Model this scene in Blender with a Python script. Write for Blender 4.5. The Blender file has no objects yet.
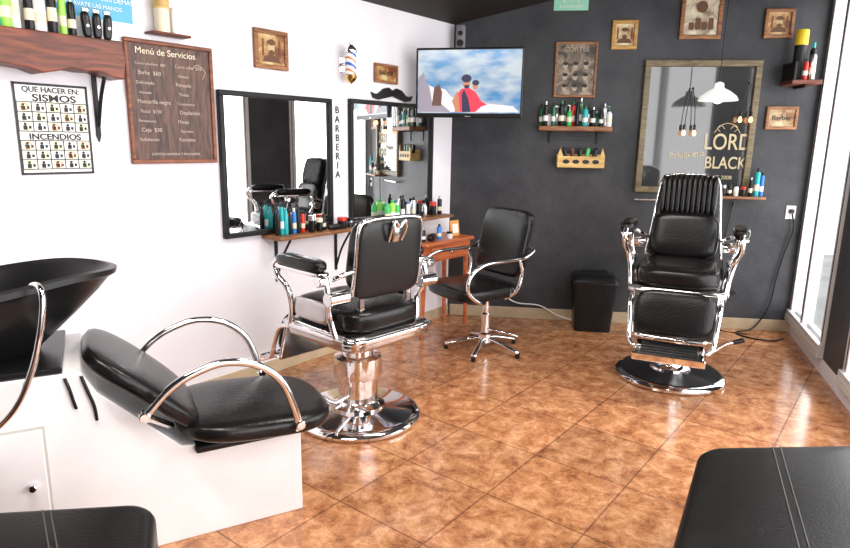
import bpy, bmesh, math, random
from mathutils import Vector, Matrix, Euler
random.seed(4)
SC=bpy.context.scene
COL=SC.collection
# ------------------------------------------------------------------ materials
MATS={}
def nm(name):
    m=bpy.data.materials.new(name); m.use_nodes=True
    return m,m.node_tree,m.node_tree.nodes['Principled BSDF']
def mat(name,col,rough=.5,metal=0.,var=0.,scale=8.,bump=0.,bscale=40.,emit=0,coat=0.,spec=None):
    if name in MATS: return MATS[name]
    m,nt,b=nm(name)
    b.inputs['Base Color'].default_value=(*col,1); b.inputs['Roughness'].default_value=rough
    b.inputs['Metallic'].default_value=metal
    if spec is not None: b.inputs['Specular IOR Level'].default_value=spec
    if coat: b.inputs['Coat Weight'].default_value=coat; b.inputs['Coat Roughness'].default_value=.08
    if emit: b.inputs['Emission Color'].default_value=(*col,1); b.inputs['Emission Strength'].default_value=emit
    tc=nt.nodes.new('ShaderNodeTexCoord')
    n=nt.nodes.new('ShaderNodeTexNoise'); n.inputs['Scale'].default_value=scale; n.inputs['Detail'].default_value=4
    nt.links.new(tc.outputs['Object'],n.inputs['Vector'])
    r=nt.nodes.new('ShaderNodeValToRGB')
    v=var if var else .03
    r.color_ramp.elements[0].position=.3; r.color_ramp.elements[1].position=.7
    r.color_ramp.elements[0].color=(*[max(0,c*(1-v)) for c in col],1)
    r.color_ramp.elements[1].color=(*[min(1,c*(1+v)) for c in col],1)
    nt.links.new(n.outputs['Fac'],r.inputs['Fac']); nt.links.new(r.outputs['Color'],b.inputs['Base Color'])
    if bump:
        n2=nt.nodes.new('ShaderNodeTexNoise'); n2.inputs['Scale'].default_value=bscale; n2.inputs['Detail'].default_value=3
        nt.links.new(tc.outputs['Object'],n2.inputs['Vector'])
        bp=nt.nodes.new('ShaderNodeBump'); bp.inputs['Strength'].default_value=bump; bp.inputs['Distance'].default_value=.01
        nt.links.new(n2.outputs['Fac'],bp.inputs['Height']); nt.links.new(bp.outputs['Normal'],b.inputs['Normal'])
    MATS[name]=m; return m
def wood(name,c1,c2,scale=6,rough=.45,axis='X'):
    if name in MATS: return MATS[name]
    m,nt,b=nm(name); tc=nt.nodes.new('ShaderNodeTexCoord'); mp=nt.nodes.new('ShaderNodeMapping')
    mp.inputs['Scale'].default_value=(1,6,6) if axis=='X' else (6,6,1)
    n=nt.nodes.new('ShaderNodeTexNoise'); n.inputs['Scale'].default_value=scale; n.inputs['Detail'].default_value=6; n.inputs['Distortion'].default_value=1.2
    r=nt.nodes.new('ShaderNodeValToRGB'); r.color_ramp.elements[0].color=(*c1,1); r.color_ramp.elements[1].color=(*c2,1)
    r.color_ramp.elements[0].position=.35; r.color_ramp.elements[1].position=.68
    L=nt.links.new; L(tc.outputs['Object'],mp.inputs['Vector']); L(mp.outputs[0],n.inputs['Vector']); L(n.outputs['Fac'],r.inputs['Fac']); L(r.outputs['Color'],b.inputs['Base Color'])
    b.inputs['Roughness'].default_value=rough
    MATS[name]=m; return m
def printmat(name,cols,scale=14):
    m,nt,b=nm(name); tc=nt.nodes.new('ShaderNodeTexCoord')
    n=nt.nodes.new('ShaderNodeTexNoise'); n.inputs['Scale'].default_value=scale; n.inputs['Detail'].default_value=5; n.inputs['Distortion'].default_value=.8
    r=nt.nodes.new('ShaderNodeValToRGB'); r.color_ramp.elements[0].color=(*cols[0],1); r.color_ramp.elements[1].color=(*cols[-1],1)
    r.color_ramp.elements[0].position=.35; r.color_ramp.elements[1].position=.65
    for i,c in enumerate(cols[1:-1]):
        e=r.color_ramp.elements.new(.35+.3*(i+1)/(len(cols)-1)); e.color=(*c,1)
    L=nt.links.new; L(tc.outputs['Object'],n.inputs['Vector']); L(n.outputs['Fac'],r.inputs['Fac']); L(r.outputs['Color'],b.inputs['Base Color'])
    b.inputs['Roughness'].default_value=.5
    return m
chrome=mat('chrome',(.82,.81,.82),.07,1.,.02,5)
chromeB=mat('worn_chrome',(.55,.52,.51),.16,1.,.08,12)
leather=mat('black_leather',(.007,.0062,.0065),.25,0,.2,20,.12,90,spec=.3)
leatherB=mat('black_leather_dull',(.006,.0055,.0055),.34,0,.2,20,.10,120,spec=.18)
blackP=mat('black_plastic',(.008,.008,.009),.3,spec=.35)
blackM=mat('black_iron',(.012,.011,.011),.45,.2,spec=.3)
whitelam=mat('white_laminate',(.82,.79,.80),.35)
whiteP=mat('white_plastic',(.85,.85,.85),.35)
mirror=mat('mirror_glass',(.84,.86,.87),.015,1.,.01)
mirrorD=mat('painted_reflection_glass',(.038,.040,.043),.05,0.,.15,3,spec=.9)  # dark room reflection painted into the glass colour
darkwood=wood('dark_red_wood',(.065,.012,.006),(.22,.05,.02),5)
frmwood=wood('frame_wood',(.15,.05,.016),(.36,.16,.06),8)
goldwood=wood('olive_gold_wood',(.10,.075,.035),(.22,.17,.085),8)
paleW=wood('pine_wood',(.55,.33,.10),(.8,.55,.2),6)
orangeW=wood('orange_wood',(.42,.09,.025),(.62,.18,.06),4,.35)
gold=mat('gold_lettering',(.50,.42,.26),.5,.1)
alu=mat('white_aluminium',(.62,.62,.63),.35,.1)
green=mat('green_plastic',(.05,.5,.12),.3); blue=mat('blue_plastic',(.03,.2,.6),.3); teal=mat('teal_plastic',(.02,.42,.45),.3)
red=mat('red_plastic',(.6,.03,.02),.35); yellow=mat('yellow_paint',(.85,.6,.03),.4); silver=mat('silver_can',(.6,.6,.62),.25,.9)
lime=mat('lime_plastic',(.35,.75,.1),.3); dkgreen=mat('dark_green_glass',(.01,.12,.05),.1,coat=.5); cream=mat('cream_label',(.8,.72,.55),.5)
black=mat('black_ink',(.01,.01,.01),.6); whiteI=mat('white_ink',(.85,.85,.85),.6); greyI=mat('grey_ink',(.5,.48,.45),.6)
# ------------------------------------------------------------------ geometry helpers
def link(o,parent):
    COL.objects.link(o)
    if parent is not None: o.parent=parent
    return o
def EM(name,loc=(0,0,0),rz=0.,parent=None):
    e=bpy.data.objects.new(name,None); e.empty_display_size=.1; e.location=loc; e.rotation_euler=(0,0,rz); link(e,parent); return e
def fromdata(name,parent,m,vs,fs,smooth=False):
    me=bpy.data.meshes.new(name); me.from_pydata([tuple(v) for v in vs],[],fs); me.materials.append(m)
    bm=bmesh.new(); bm.from_mesh(me); bmesh.ops.recalc_face_normals(bm,faces=bm.faces); bm.to_mesh(me); bm.free()
    if smooth:
        for p in me.polygons: p.use_smooth=True
    return link(bpy.data.objects.new(name,me),parent)
def xf(vs,c,rot):
    R=Euler(rot).to_matrix() if rot else Matrix.Identity(3)
    c=Vector(c); return [R@Vector(v)+c for v in vs]
def box(name,parent,m,size,c,rot=None,bev=.004,seg=2):
    bm=bmesh.new(); bmesh.ops.create_cube(bm,size=1)
    for v in bm.verts: v.co=Vector((v.co.x*size[0],v.co.y*size[1],v.co.z*size[2]))
    b=min(bev,min(size)*.45)
    if b>0: bmesh.ops.bevel(bm,geom=bm.edges[:],offset=b,segments=seg,profile=.5,affect='EDGES')
    R=Euler(rot).to_matrix() if rot else Matrix.Identity(3)
    for v in bm.verts: v.co=R@v.co+Vector(c)
    me=bpy.data.meshes.new(name); bm.to_mesh(me); bm.free(); me.materials.append(m)
    if bev>.008:
        for p in me.polygons: p.use_smooth=True
    return link(bpy.data.objects.new(name,me),parent)
def cushion(name,parent,m,size,c,rot=None,n=5.,cuts=9,fn=None):
    bm=bmesh.new(); bmesh.ops.create_cube(bm,size=2); bmesh.ops.subdivide_edges(bm,edges=bm.edges[:],cuts=cuts,use_grid_fill=True)
    R=Euler(rot).to_matrix() if rot else Matrix.Identity(3)
    for v in bm.verts:
        x,y,z=v.co; k=max(abs(x),abs(y),abs(z)); 
        q=(abs(x)**n+abs(y)**n+abs(z)**n)**(1/n)
        p=Vector((x,y,z))*(k/q)
        p=Vector((p.x*size[0]/2,p.y*size[1]/2,p.z*size[2]/2))
        if fn: p=fn(p)
        v.co=R@p+Vector(c)
    me=bpy.data.meshes.new(name); bm.to_mesh(me); bm.free(); me.materials.append(m)
    for p in me.polygons: p.use_smooth=True
    return link(bpy.data.objects.new(name,me),parent)
def lathe(name,parent,m,prof,c=(0,0,0),rot=None,seg=40,fn=None,flat=False):
    vs=[];fs=[];n=len(prof)
    for r,z in prof:
        for i in range(seg):
            a=2*math.pi*i/seg; p=Vector((max(r,.0001)*math.cos(a),max(r,.0001)*math.sin(a),z)); vs.append(fn(p,a) if fn else p)
    for j in range(n-1):
        for i in range(seg):
            k=(i+1)%seg; fs.append((j*seg+i,j*seg+k,(j+1)*seg+k,(j+1)*seg+i))
    fs.append(tuple(range(seg))[::-1]); fs.append(tuple((n-1)*seg+i for i in range(seg)))
    o=fromdata(name,parent,m,xf(vs,c,rot),fs)
    me=o.data
    for p in me.polygons: p.use_smooth=True
    try: me.set_sharp_from_angle(angle=math.radians(38))
    except Exception: pass
    return o
def catmull(pts,k=8,closed=False):
    P=[Vector(p) for p in pts]; n=len(P); out=[]
    rng=n if closed else n-1
    for i in range(rng):
        p0=P[(i-1)%n] if (closed or i>0) else P[0]*2-P[1]; p1=P[i]; p2=P[(i+1)%n]
        p3=P[(i+2)%n] if (closed or i+2<n) else P[-1]*2-P[-2]
        for j in range(k):
            t=j/k; out.append(.5*((2*p1)+(-p0+p2)*t+(2*p0-5*p1+4*p2-p3)*t*t+(-p0+3*p1-3*p2+p3)*t**3))
    if not closed: out.append(P[-1])
    return out
def tube(name,parent,m,pts,r,closed=False,seg=12,k=8,smooth=True,rx=None):
    P=catmull(pts,k,closed) if smooth else [Vector(p) for p in pts]
    n=len(P); vs=[];fs=[]; up=None
    for i in range(n):
        if closed: t=(P[(i+1)%n]-P[i-1]).normalized()
        else: t=(P[min(i+1,n-1)]-P[max(i-1,0)]).normalized()
        if up is None:
            up=Vector((0,0,1)) if abs(t.z)<.9 else Vector((1,0,0))
        up=(up-t*up.dot(t)).normalized(); s=t.cross(up)
        for j in range(seg):
            a=2*math.pi*j/seg; vs.append(P[i]+up*(r*math.cos(a))+s*((rx or r)*math.sin(a)))
    for i in range(n if closed else n-1):
        for j in range(seg):
            a=i*seg+j;b=i*seg+(j+1)%seg; c2=((i+1)%n)*seg; fs.append((a,b,c2+(j+1)%seg,c2+j))
    if not closed: fs.append(tuple(range(seg))); fs.append(tuple((n-1)*seg+j for j in range(seg)))
    return fromdata(name,parent,m,vs,fs,True)
def cyl(name,parent,m,p0,p1,r,r1=None,seg=24):
    r1=r if r1 is None else r1
    p0=Vector(p0);p1=Vector(p1);d=p1-p0;L=d.length
    q=Vector((0,0,1)).rotation_difference(d.normalized())
    e=min(.003,L*.2,r*.3)
    o=lathe(name,parent,m,[(r-e,0),(r,e),(r1,L-e),(r1-e,L)],seg=seg)
    for v in o.data.vertices: v.co=q@v.co+p0
    return o
def prism(name,parent,m,poly,y0,y1,bev=0):
    n=len(poly); vs=[(x,y0,z) for x,z in poly]+[(x,y1,z) for x,z in poly]
    fs=[tuple(range(n)),tuple(range(n,2*n))]+[(i,(i+1)%n,n+(i+1)%n,n+i) for i in range(n)]
    o=fromdata(name,parent,m,vs,fs)
    if bev:
        md=o.modifiers.new('b','BEVEL'); md.width=bev; md.segments=2
    return o
def text(name,parent,m,body,size,loc,rot=(math.pi/2,0,0),align='LEFT',ext=.001,sx=1,off=0):
    cu=bpy.data.curves.new(name,'FONT'); cu.body=body; cu.size=size; cu.extrude=ext; cu.align_x=align; cu.offset=off; cu.materials.append(m)
    o=bpy.data.objects.new(name,cu); o.location=loc; o.rotation_euler=rot; o.scale=(sx,1,1)
    return link(o,parent)
def ellipse(name,parent,m,c,rx,rz,y,n=24,rot=0):
    vs=[(c[0]+rx*math.cos(2*math.pi*i/n)*math.cos(rot)-rz*math.sin(2*math.pi*i/n)*math.sin(rot),y,c[1]+rz*math.sin(2*math.pi*i/n)*math.cos(rot)+rx*math.cos(2*math.pi*i/n)*math.sin(rot)) for i in range(n)]
    return fromdata(name,parent,m,vs,[tuple(range(n))])
def poly(name,parent,m,pts,y): return fromdata(name,parent,m,[(a,y,b) for a,b in pts],[tuple(range(len(pts)))])
# ------------------------------------------------------------------ room
c=Vector((.190,4.996,0)); dL=Vector((-.6259,-.7799,0)); dB=Vector((.9924,-.1236,0)); LB=2.68
b=c+dB*LB; dW=Vector((-.328,-.9447,0)); YR=-1.8
l=c+dL*((c.y-YR)/.7799); w=b+dW*((b.y-YR)/.9447)
nL=Vector((.78,-.626,0))
def zc(p): return 2.275+.27*max(0,(Vector((p[0],p[1],0))-c).dot(nL))
def wallmesh(name,p,q,out,m,z0=0.,z1=None,th=.12):
    out=Vector(out).normalized()*th
    vs=[]
    for a in (p,q,q+out,p+out):
        vs.append((a.x,a.y,z0))
    for a,s in ((p,p),(q,q),(q+out,q),(p+out,p)):
        vs.append((a.x,a.y,(zc(s)+.02) if z1 is None else z1))
    return fromdata(name,None,m,vs,[(0,1,2,3),(4,5,6,7),(0,1,5,4),(1,2,6,5),(2,3,7,6),(3,0,4,7)])
mWhite=mat('white_painted_plaster',(.82,.80,.85),.55,0,.03,2.5,.12,30)
m,nt,bs=nm('charcoal_painted_plaster'); MATS['charcoal']=m; mDark=m
tc=nt.nodes.new('ShaderNodeTexCoord'); n1=nt.nodes.new('ShaderNodeTexNoise'); n1.inputs['Scale'].default_value=2.2; n1.inputs['Detail'].default_value=7; n1.inputs['Roughness'].default_value=.65
rr=nt.nodes.new('ShaderNodeValToRGB'); rr.color_ramp.elements[0].color=(.021,.0225,.027,1); rr.color_ramp.elements[1].color=(.066,.068,.076,1); rr.color_ramp.elements[0].position=.3; rr.color_ramp.elements[1].position=.72
n2=nt.nodes.new('ShaderNodeTexNoise'); n2.inputs['Scale'].default_value=25; n2.inputs['Detail'].default_value=5
bp=nt.nodes.new('ShaderNodeBump'); bp.inputs['Strength'].default_value=.25; bp.inputs['Distance'].default_value=.01
L=nt.links.new
L(tc.outputs['Object'],n1.inputs['Vector']);L(tc.outputs['Object'],n2.inputs['Vector']);L(n1.outputs['Fac'],rr.inputs['Fac']);L(rr.outputs['Color'],bs.inputs['Base Color']);L(n2.outputs['Fac'],bp.inputs['Height']);L(bp.outputs['Normal'],bs.inputs['Normal']); bs.inputs['Roughness'].default_value=.5; bs.inputs['Specular IOR Level'].default_value=.3
# tile floor
m,nt,bs=nm('terracotta_tiles'); mTile=m; L=nt.links.new
tc=nt.nodes.new('ShaderNodeTexCoord'); mp=nt.nodes.new('ShaderNodeMapping'); mp.inputs['Rotation'].default_value=(0,0,math.radians(-52)); mp.inputs['Location'].default_value=(.13,.06,0)
br=nt.nodes.new('ShaderNodeTexBrick'); br.offset=0; br.squash=1; br.inputs['Scale'].default_value=1; br.inputs['Brick Width'].default_value=.42; br.inputs['Row Height'].default_value=.42; br.inputs['Mortar Size'].default_value=.0045; br.inputs['Mortar Smooth'].default_value=.3
br.inputs['Color1'].default_value=(.85,.85,.85,1); br.inputs['Color2'].default_value=(1.1,1.08,1.06,1); br.inputs['Mortar'].default_value=(.5,.45,.43,1)
L(tc.outputs['Object'],mp.inputs['Vector']); L(mp.outputs[0],br.inputs['Vector'])
na=nt.nodes.new('ShaderNodeTexNoise'); na.inputs['Scale'].default_value=10; na.inputs['Detail'].default_value=10; na.inputs['Roughness'].default_value=.82; na.inputs['Distortion'].default_value=.3
L(tc.outputs['Object'],na.inputs['Vector'])
r1=nt.nodes.new('ShaderNodeValToRGB'); e=r1.color_ramp.elements; e[0].position=.36; e[0].color=(.18,.058,.024,1); e[1].position=.66; e[1].color=(.72,.40,.21,1); x=e.new(.5); x.color=(.43,.185,.082,1)
L(na.outputs['Fac'],r1.inputs['Fac'])
mx=nt.nodes.new('ShaderNodeMix'); mx.data_type='RGBA'; mx.blend_type='MULTIPLY'; mx.inputs['Factor'].default_value=1
L(r1.outputs['Color'],mx.inputs['A']); L(br.outputs['Color'],mx.inputs['B']); L(mx.outputs['Result'],bs.inputs['Base Color'])
bs.inputs['Roughness'].default_value=.16
bp=nt.nodes.new('ShaderNodeBump'); bp.invert=True; bp.inputs['Strength'].default_value=.4; bp.inputs['Distance'].default_value=.004; L(br.outputs['Fac'],bp.inputs['Height']); L(bp.outputs['Normal'],bs.inputs['Normal'])
mCeil=wood('dark_ceiling_boards',(.008,.006,.005),(.022,.014,.011),3,.6)
mBase=mat('beige_ceramic_baseboard',(.50,.39,.26),.4,0,.12,10)
outline=[l,c,b,w]
cx=sum((p for p in outline),Vector())/4
def grow(p,g): return p+(p-cx).normalized()*g
F4=[grow(p,.3) for p in outline]
fromdata('floor',None,mTile,[(p.x,p.y,0) for p in F4]+[(p.x,p.y,-.1) for p in F4],[(0,1,2,3),(4,5,6,7),(0,1,5,4),(1,2,6,5),(2,3,7,6),(3,0,4,7)])
def zc2(p): return 2.275+.27*(Vector((p[0],p[1],0))-c).dot(nL)
fromdata('ceiling',None,mCeil,[(p.x,p.y,zc2(p)) for p in F4]+[(p.x,p.y,zc2(p)+.1) for p in F4],[(0,1,2,3),(4,5,6,7),(0,1,5,4),(1,2,6,5),(2,3,7,6),(3,0,4,7)])
wallmesh('wall_left',l,c,(-.78,.626,0),mWhite)
wallmesh('wall_back',c,b,(.1236,.9924,0),mDark)
wallmesh('wall_rear',w,l,(0,-1,0),mDark)
yW=Vector((.9447,-.328,0))
wallmesh('wall_right',b,w,yW,mWhite,0,.10)
o=wallmesh('trim_1',b,w,yW,mWhite,2.5,None)
wallmesh('added_reflection_pier',b+dW*.98,b+dW*1.42,yW,mDark,.10,2.5,.10)  # unseen dark pier, added to darken the reflection in the left mirror
RZL=math.radians(51.25); RZB=math.radians(-7.1); RZW=math.atan2(dW.y,dW.x)
def hang(name,wall,ua,ub,z0,z1,out=0.):
    if wall=='L':
        p=c+dL*max(ua,ub)+nL*out; rz=RZL
    elif wall=='B':
        p=c+dB*min(ua,ub)+Vector((-.1236,-.9924,0))*out; rz=RZB
    else:
        p=b+dW*min(ua,ub)-yW*out; rz=RZW
    return EM(name,(p.x,p.y,z0),rz),abs(ua-ub),z1-z0
e,W_,h_=hang('baseboard_left','L',8.7,0,0,.1); box('tile_strip',e,mBase,(W_,.012,.08),(W_/2,-.006,.04),bev=.003)
e,W_,h_=hang('baseboard_back','B',0.02,LB,0,.1); box('tile_strip',e,mBase,(W_,.012,.09),(W_/2,-.006,.045),bev=.003)
LW=(w-b).length
mg,nt,bs=nm('window_glass'); nt.nodes.remove(bs); out=nt.nodes['Material Output']; tr=nt.nodes.new('ShaderNodeBsdfTransparent'); gl=nt.nodes.new('ShaderNodeBsdfGlossy'); gl.inputs['Roughness'].default_value=.02
ms=nt.nodes.new('ShaderNodeMixShader'); ms.inputs[0].default_value=.05; nt.links.new(tr.outputs[0],ms.inputs[1]); nt.links.new(gl.outputs[0],ms.inputs[2]); nt.links.new(ms.outputs[0],out.inputs[0])
H2=2.4
for k,(ua,ub) in enumerate(((0,.98),(1.42,LW))):
    e,W_,h_=hang('window_%d'%(k+1),'W',ua,ub,.10,2.5)
    box('sill_track',e,alu,(W_,.14,.05),(W_/2,.03,.025)); box('sill_rail',e,alu,(W_,.03,.04),(W_/2,-.02,.065)); box('sill_rail_outer',e,alu,(W_,.03,.04),(W_/2,.04,.065))
    box('head_rail',e,alu,(W_,.12,.06),(W_/2,.03,H2-.03))
    xs=[.035,.40,W_-.035] if k==0 else [.035,1.2,2.4,3.6,W_-.035]
    for i,x in enumerate(xs): box('mullion',e,alu,(.06,.07,H2-.1),(x,.02,H2/2)); box('mullion_groove',e,blackM,(.006,.004,H2-.2),(x+.012,-.016,H2/2),bev=0)
    fromdata('glass_pane',e,mg,[(.05,.03,.08),(W_-.05,.03,.08),(W_-.05,.03,H2-.05),(.05,.03,H2-.05)],[(0,1,2,3)])
mPave=mat('pavement',(.55,.53,.5),.8,0,.15,3)
fromdata('ground_outside',None,mPave,[(b.x+.3,9,-.12),(14,9,-.12),(14,-6,-.12),(w.x+.3,-6,-.12)],[(0,1,2,3)])
# ------------------------------------------------------------------ wall objects
def frame(e,w_,h_,fw,d,mf,inner=True):
    box('frame_top',e,mf,(w_,d,fw),(w_/2,-d/2,h_-fw/2),bev=.005); box('frame_bottom',e,mf,(w_,d,fw),(w_/2,-d/2,fw/2),bev=.005)
    box('frame_left',e,mf,(fw,d,h_-2*fw+.002),(fw/2,-d/2,h_/2),bev=.005); box('frame_right',e,mf,(fw,d,h_-2*fw+.002),(w_-fw/2,-d/2,h_/2),bev=.005)
def wallmirror(name,wall,ua,ub,z0,z1,fw,mf,mgl,d=.035):
    e,w_,h_=hang(name,wall,ua,ub,z0,z1); frame(e,w_,h_,fw,d,mf)
    box('glass',e,mgl,(w_-2*fw+.01,.01,h_-2*fw+.01),(w_/2,-.012,h_/2),bev=0); return e,w_,h_
wallmirror('wall_mirror','L',2.085,1.29,.862,1.652,.028,blackM,mirror)
wallmirror('wall_mirror','L',1.13,.27,.864,1.665,.028,blackM,mirror)
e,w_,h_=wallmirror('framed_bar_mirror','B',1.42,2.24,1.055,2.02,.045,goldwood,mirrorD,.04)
text('lettering_lord',e,gold,'LORD',.165,(.47,-.02,.33),sx=.78,off=.001); text('lettering_black',e,gold,'BLACK',.125,(.49,-.02,.19),sx=.78,off=.001)
text('lettering_shop',e,gold,'Peluquería',.062,(.23,-.02,.26),rot=(math.pi/2,-.08,0)); text('lettering_since',e,gold,'SINCE 2008',.04,(.50,-.02,.11))
tube('emblem_ring',e,gold,[(.63+.13*math.cos(a*math.pi/12),-.02,.28+.24*math.sin(a*math.pi/12)) for a in range(3,10)],.003,seg=6)
for sx in(-1,1):
    tube('emblem_scroll',e,gold,[(.63+sx*.02,-.02,.48),(.63+sx*.05,-.02,.505),(.63+sx*.07,-.02,.48),(.63+sx*.05,-.02,.46)],.003,seg=6)
def picture(wall,ua,ub,z0,z1,cols,fw=.022,mf=frmwood,ornament=None,name='framed_picture'):
    e,w_,h_=hang(name,wall,ua,ub,z0,z1); frame(e,w_,h_,fw,.022,mf)
    box('print',e,printmat('print_'+str(len(bpy.data.materials)),cols,14),(w_-2*fw+.004,.008,h_-2*fw+.004),(w_/2,-.008,h_/2),bev=0)
    return e,w_,h_
warm=[(.16,.04,.015),(.42,.22,.07),(.6,.46,.24)]
dkbr=mat('ochre_ink',(.12,.05,.02),.6); skin=mat('print_tan_light',(.5,.38,.22),.6)
def manface(e,cx_,cz_,s,m1=dkbr,skin=skin):
    ellipse('face',e,skin,(cx_,cz_),.026*s,.038*s,-.0135); ellipse('hair',e,m1,(cx_,cz_+.032*s),.032*s,.018*s,-.014); ellipse('beard',e,m1,(cx_,cz_-.030*s),.022*s,.018*s,-.014)
    poly('shoulders',e,m1,[(cx_-.07*s,cz_-.085*s),(cx_-.05*s,cz_-.05*s),(cx_,cz_-.04*s),(cx_+.05*s,cz_-.05*s),(cx_+.07*s,cz_-.085*s)],-.0132)
    for sx in(-1,1): box('scroll_ornament',e,m1,(.012*s,.001,.1*s),(cx_+sx*.062*s,-.0133,cz_),bev=0)
e,w_,h_=picture('L',1.84,1.61,1.785,1.995,warm,.025); manface(e,w_/2,h_/2+.01,.9)
e,w_,h_=picture('L',.89,.66,1.785,1.91,warm,.018); text('caption',e,black,'BARBER',.04,(w_/2,-.0135,h_/2-.01),align='CENTER')
e,w_,h_=picture('B',.765,1.075,1.75,2.15,[(.03,.025,.022),(.16,.12,.09),(.36,.28,.2)],.018)
grey=mat('print_tan',(.42,.34,.25),.6)
text('title',e,grey,'CORTES',.05,(w_/2,-.0135,h_-.07),align='CENTER')
for i in range(3):
    for j in range(3):
        ellipse('portrait',e,grey,(.08+j*.075,.07+i*.08),.018,.025,-.0135,14); ellipse('hair',e,black,(.08+j*.075,.085+i*.08),.02,.013,-.0142,14)
e,w_,h_=picture('B',1.165,1.35,2.095,2.3,[(.3,.12,.03),(.6,.45,.25),(.75,.7,.5)],.028,wood('ochre_frame',(.35,.18,.04),(.6,.36,.1),8)); manface(e,w_/2,h_/2+.01,.8)
e,w_,h_=picture('B',1.64,1.93,2.165,2.5,[(.15,.1,.07),(.5,.42,.3),(.7,.65,.5)],.03); 
for i in range(4): box('skyline',e,dkbr,(.035,.001,.05+.03*(i%2)),(.08+i*.045,-.0135,.09+.015*(i%2)),bev=0)
ellipse('rosette',e,dkbr,(w_/2,.22),.04,.04,-.0135)
e,w_,h_=picture('B',2.22,2.42,2.17,2.37,warm,.025); manface(e,w_/2,h_/2+.01,.8)
e,w_,h_=picture('B',2.31,2.53,1.535,1.70,[(.2,.08,.03),(.42,.3,.15),(.55,.45,.28)],.022); text('caption',e,black,'Barber',.05,(w_/2,-.0135,h_/2-.015),align='CENTER')
e,w_,h_=hang('evacuation_route_sign','B',.735,.985,2.37,2.47); box('panel',e,mat('sign_green',(.30,.68,.50),.4),(w_,.006,h_),(w_/2,-.003,h_/2),bev=.001)
text('label',e,whiteI,'RUTA DE',.03,(w_/2,-.0075,.055),align='CENTER'); text('label2',e,whiteI,'EVACUACION',.026,(w_/2,-.0075,.02),align='CENTER')
e,w_,h_=hang('corner_wall_speaker','B',.005,.10,2.07,2.27); box('cabinet',e,mat('grey_speaker',(.22,.22,.24),.5),(.07,.07,.18),(.05,-.06,.1),bev=.01)
cyl('woofer',e,blackP,(.05,-.095,.06),(.05,-.10,.06),.026); cyl('tweeter',e,blackP,(.05,-.095,.13),(.05,-.10,.13),.018); box('bracket',e,blackM,(.02,.05,.02),(.05,-.012,.1))
e,w_,h_=hang('barberia_wall_lettering','L',1.245,1.20,1.16,1.62)
for i,ch in enumerate('BARBERIA'): text('letter',e,black,ch,.06,(w_/2,-.003,h_-.05-i*.0575),align='CENTER',off=.0008)
e,w_,h_=hang('moustache_wall_sign','L',.92,.50,1.675,1.76)
M1=[(0,.045),(.03,.035),(.07,.04),(.12,.075),(.17,.085),(.21,.065),(.25,.085),(.30,.075),(.35,.04),(.39,.035),(.42,.045),(.40,.01),(.35,.0),(.28,.015),(.21,.03),(.14,.015),(.07,0),(.02,.01)]
prism('moustache',e,blackM,M1,-.018,-.001)
# barber pole
e,w_,h_=hang('barber_pole_lamp','L',1.18,1.18,1.745,2.0)
cyl('wall_mount',e,chrome,(0,-.0,.12),(0,-.07,.12),.012); box('mount_plate',e,chrome,(.05,.008,.09),(0,-.004,.12))
m,nt,bs=nm('barber_stripes'); tc=nt.nodes.new('ShaderNodeTexCoord'); sp=nt.nodes.new('ShaderNodeSeparateXYZ'); L=nt.links.new
L(tc.outputs['Object'],sp.inputs[0]); 
ma=nt.nodes.new('ShaderNodeMath'); ma.operation='MULTIPLY_ADD'; ma.inputs[1].default_value=.6; L(sp.outputs['X'],ma.inputs[0]); L(sp.outputs['Z'],ma.inputs[2])
mb=nt.nodes.new('ShaderNodeMath'); mb.operation='MULTIPLY'; mb.inputs[1].default_value=14; L(ma.outputs[0],mb.inputs[0]); mc=nt.nodes.new('ShaderNodeMath'); mc.operation='FRACT'; L(mb.outputs[0],mc.inputs[0])
cr=nt.nodes.new('ShaderNodeValToRGB'); cr.color_ramp.interpolation='CONSTANT'; ee=cr.color_ramp.elements; ee[0].color=(.85,.85,.85,1); ee[1].position=.3; ee[1].color=(.03,.1,.5,1); q=ee.new(.55); q.color=(.85,.85,.85,1); q=ee.new(.82); q.color=(.7,.2,.03,1)
L(mc.outputs[0],cr.inputs[0]); L(cr.outputs[0],bs.inputs['Base Color']); bs.inputs['Coat Weight'].default_value=.6
cyl('striped_glass',e,m,(0,-.085,.055),(0,-.085,.185),.034)
lathe('top_cap',e,chrome,[(.036,0),(.04,.01),(.036,.025),(.022,.04),(.012,.05),(.014,.06),(0,.07)],(0,-.085,.185),seg=24)
lathe('bottom_cap',e,mat('brass',(.7,.5,.15),.2,1.),[(0,-.055),(.012,-.045),(.022,-.04),(.036,-.02),(.04,-.005),(.036,0)],(0,-.085,.055),seg=24)
# emergency sign
e,w_,h_=hang('emergency_instructions_sign','L',3.03,2.735,1.235,1.615)
box('board',e,whiteI,(w_,.006,h_),(w_/2,-.003,h_/2),bev=.001); 
cyel=mat('sign_yellow_green',(.74,.82,.55),.5)
frameb=mat('sign_black',(.01,.01,.01),.5)
for (cx0,cz0,sx_,sz_) in ((w_/2,h_-.005,w_,.010),(w_/2,.005,w_,.010),(.005,h_/2,.010,h_),(w_-.005,h_/2,.010,h_)): box('border',e,frameb,(sx_,.002,sz_),(cx0,-.0065,cz0),bev=0)
text('title',e,black,'QUE HACER EN:',.031,(w_/2,-.0065,h_-.037),align='CENTER',ext=.0015,off=.0006)
text('heading_quake',e,black,'SISMOS',.040,(w_/2+.01,-.0065,h_-.073),align='CENTER',sx=1.35,ext=.0015,off=.001)
text('heading_fire',e,black,'INCENDIOS',.034,(w_/2,-.0065,.149),align='CENTER',sx=1.15,ext=.0015,off=.001)
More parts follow.
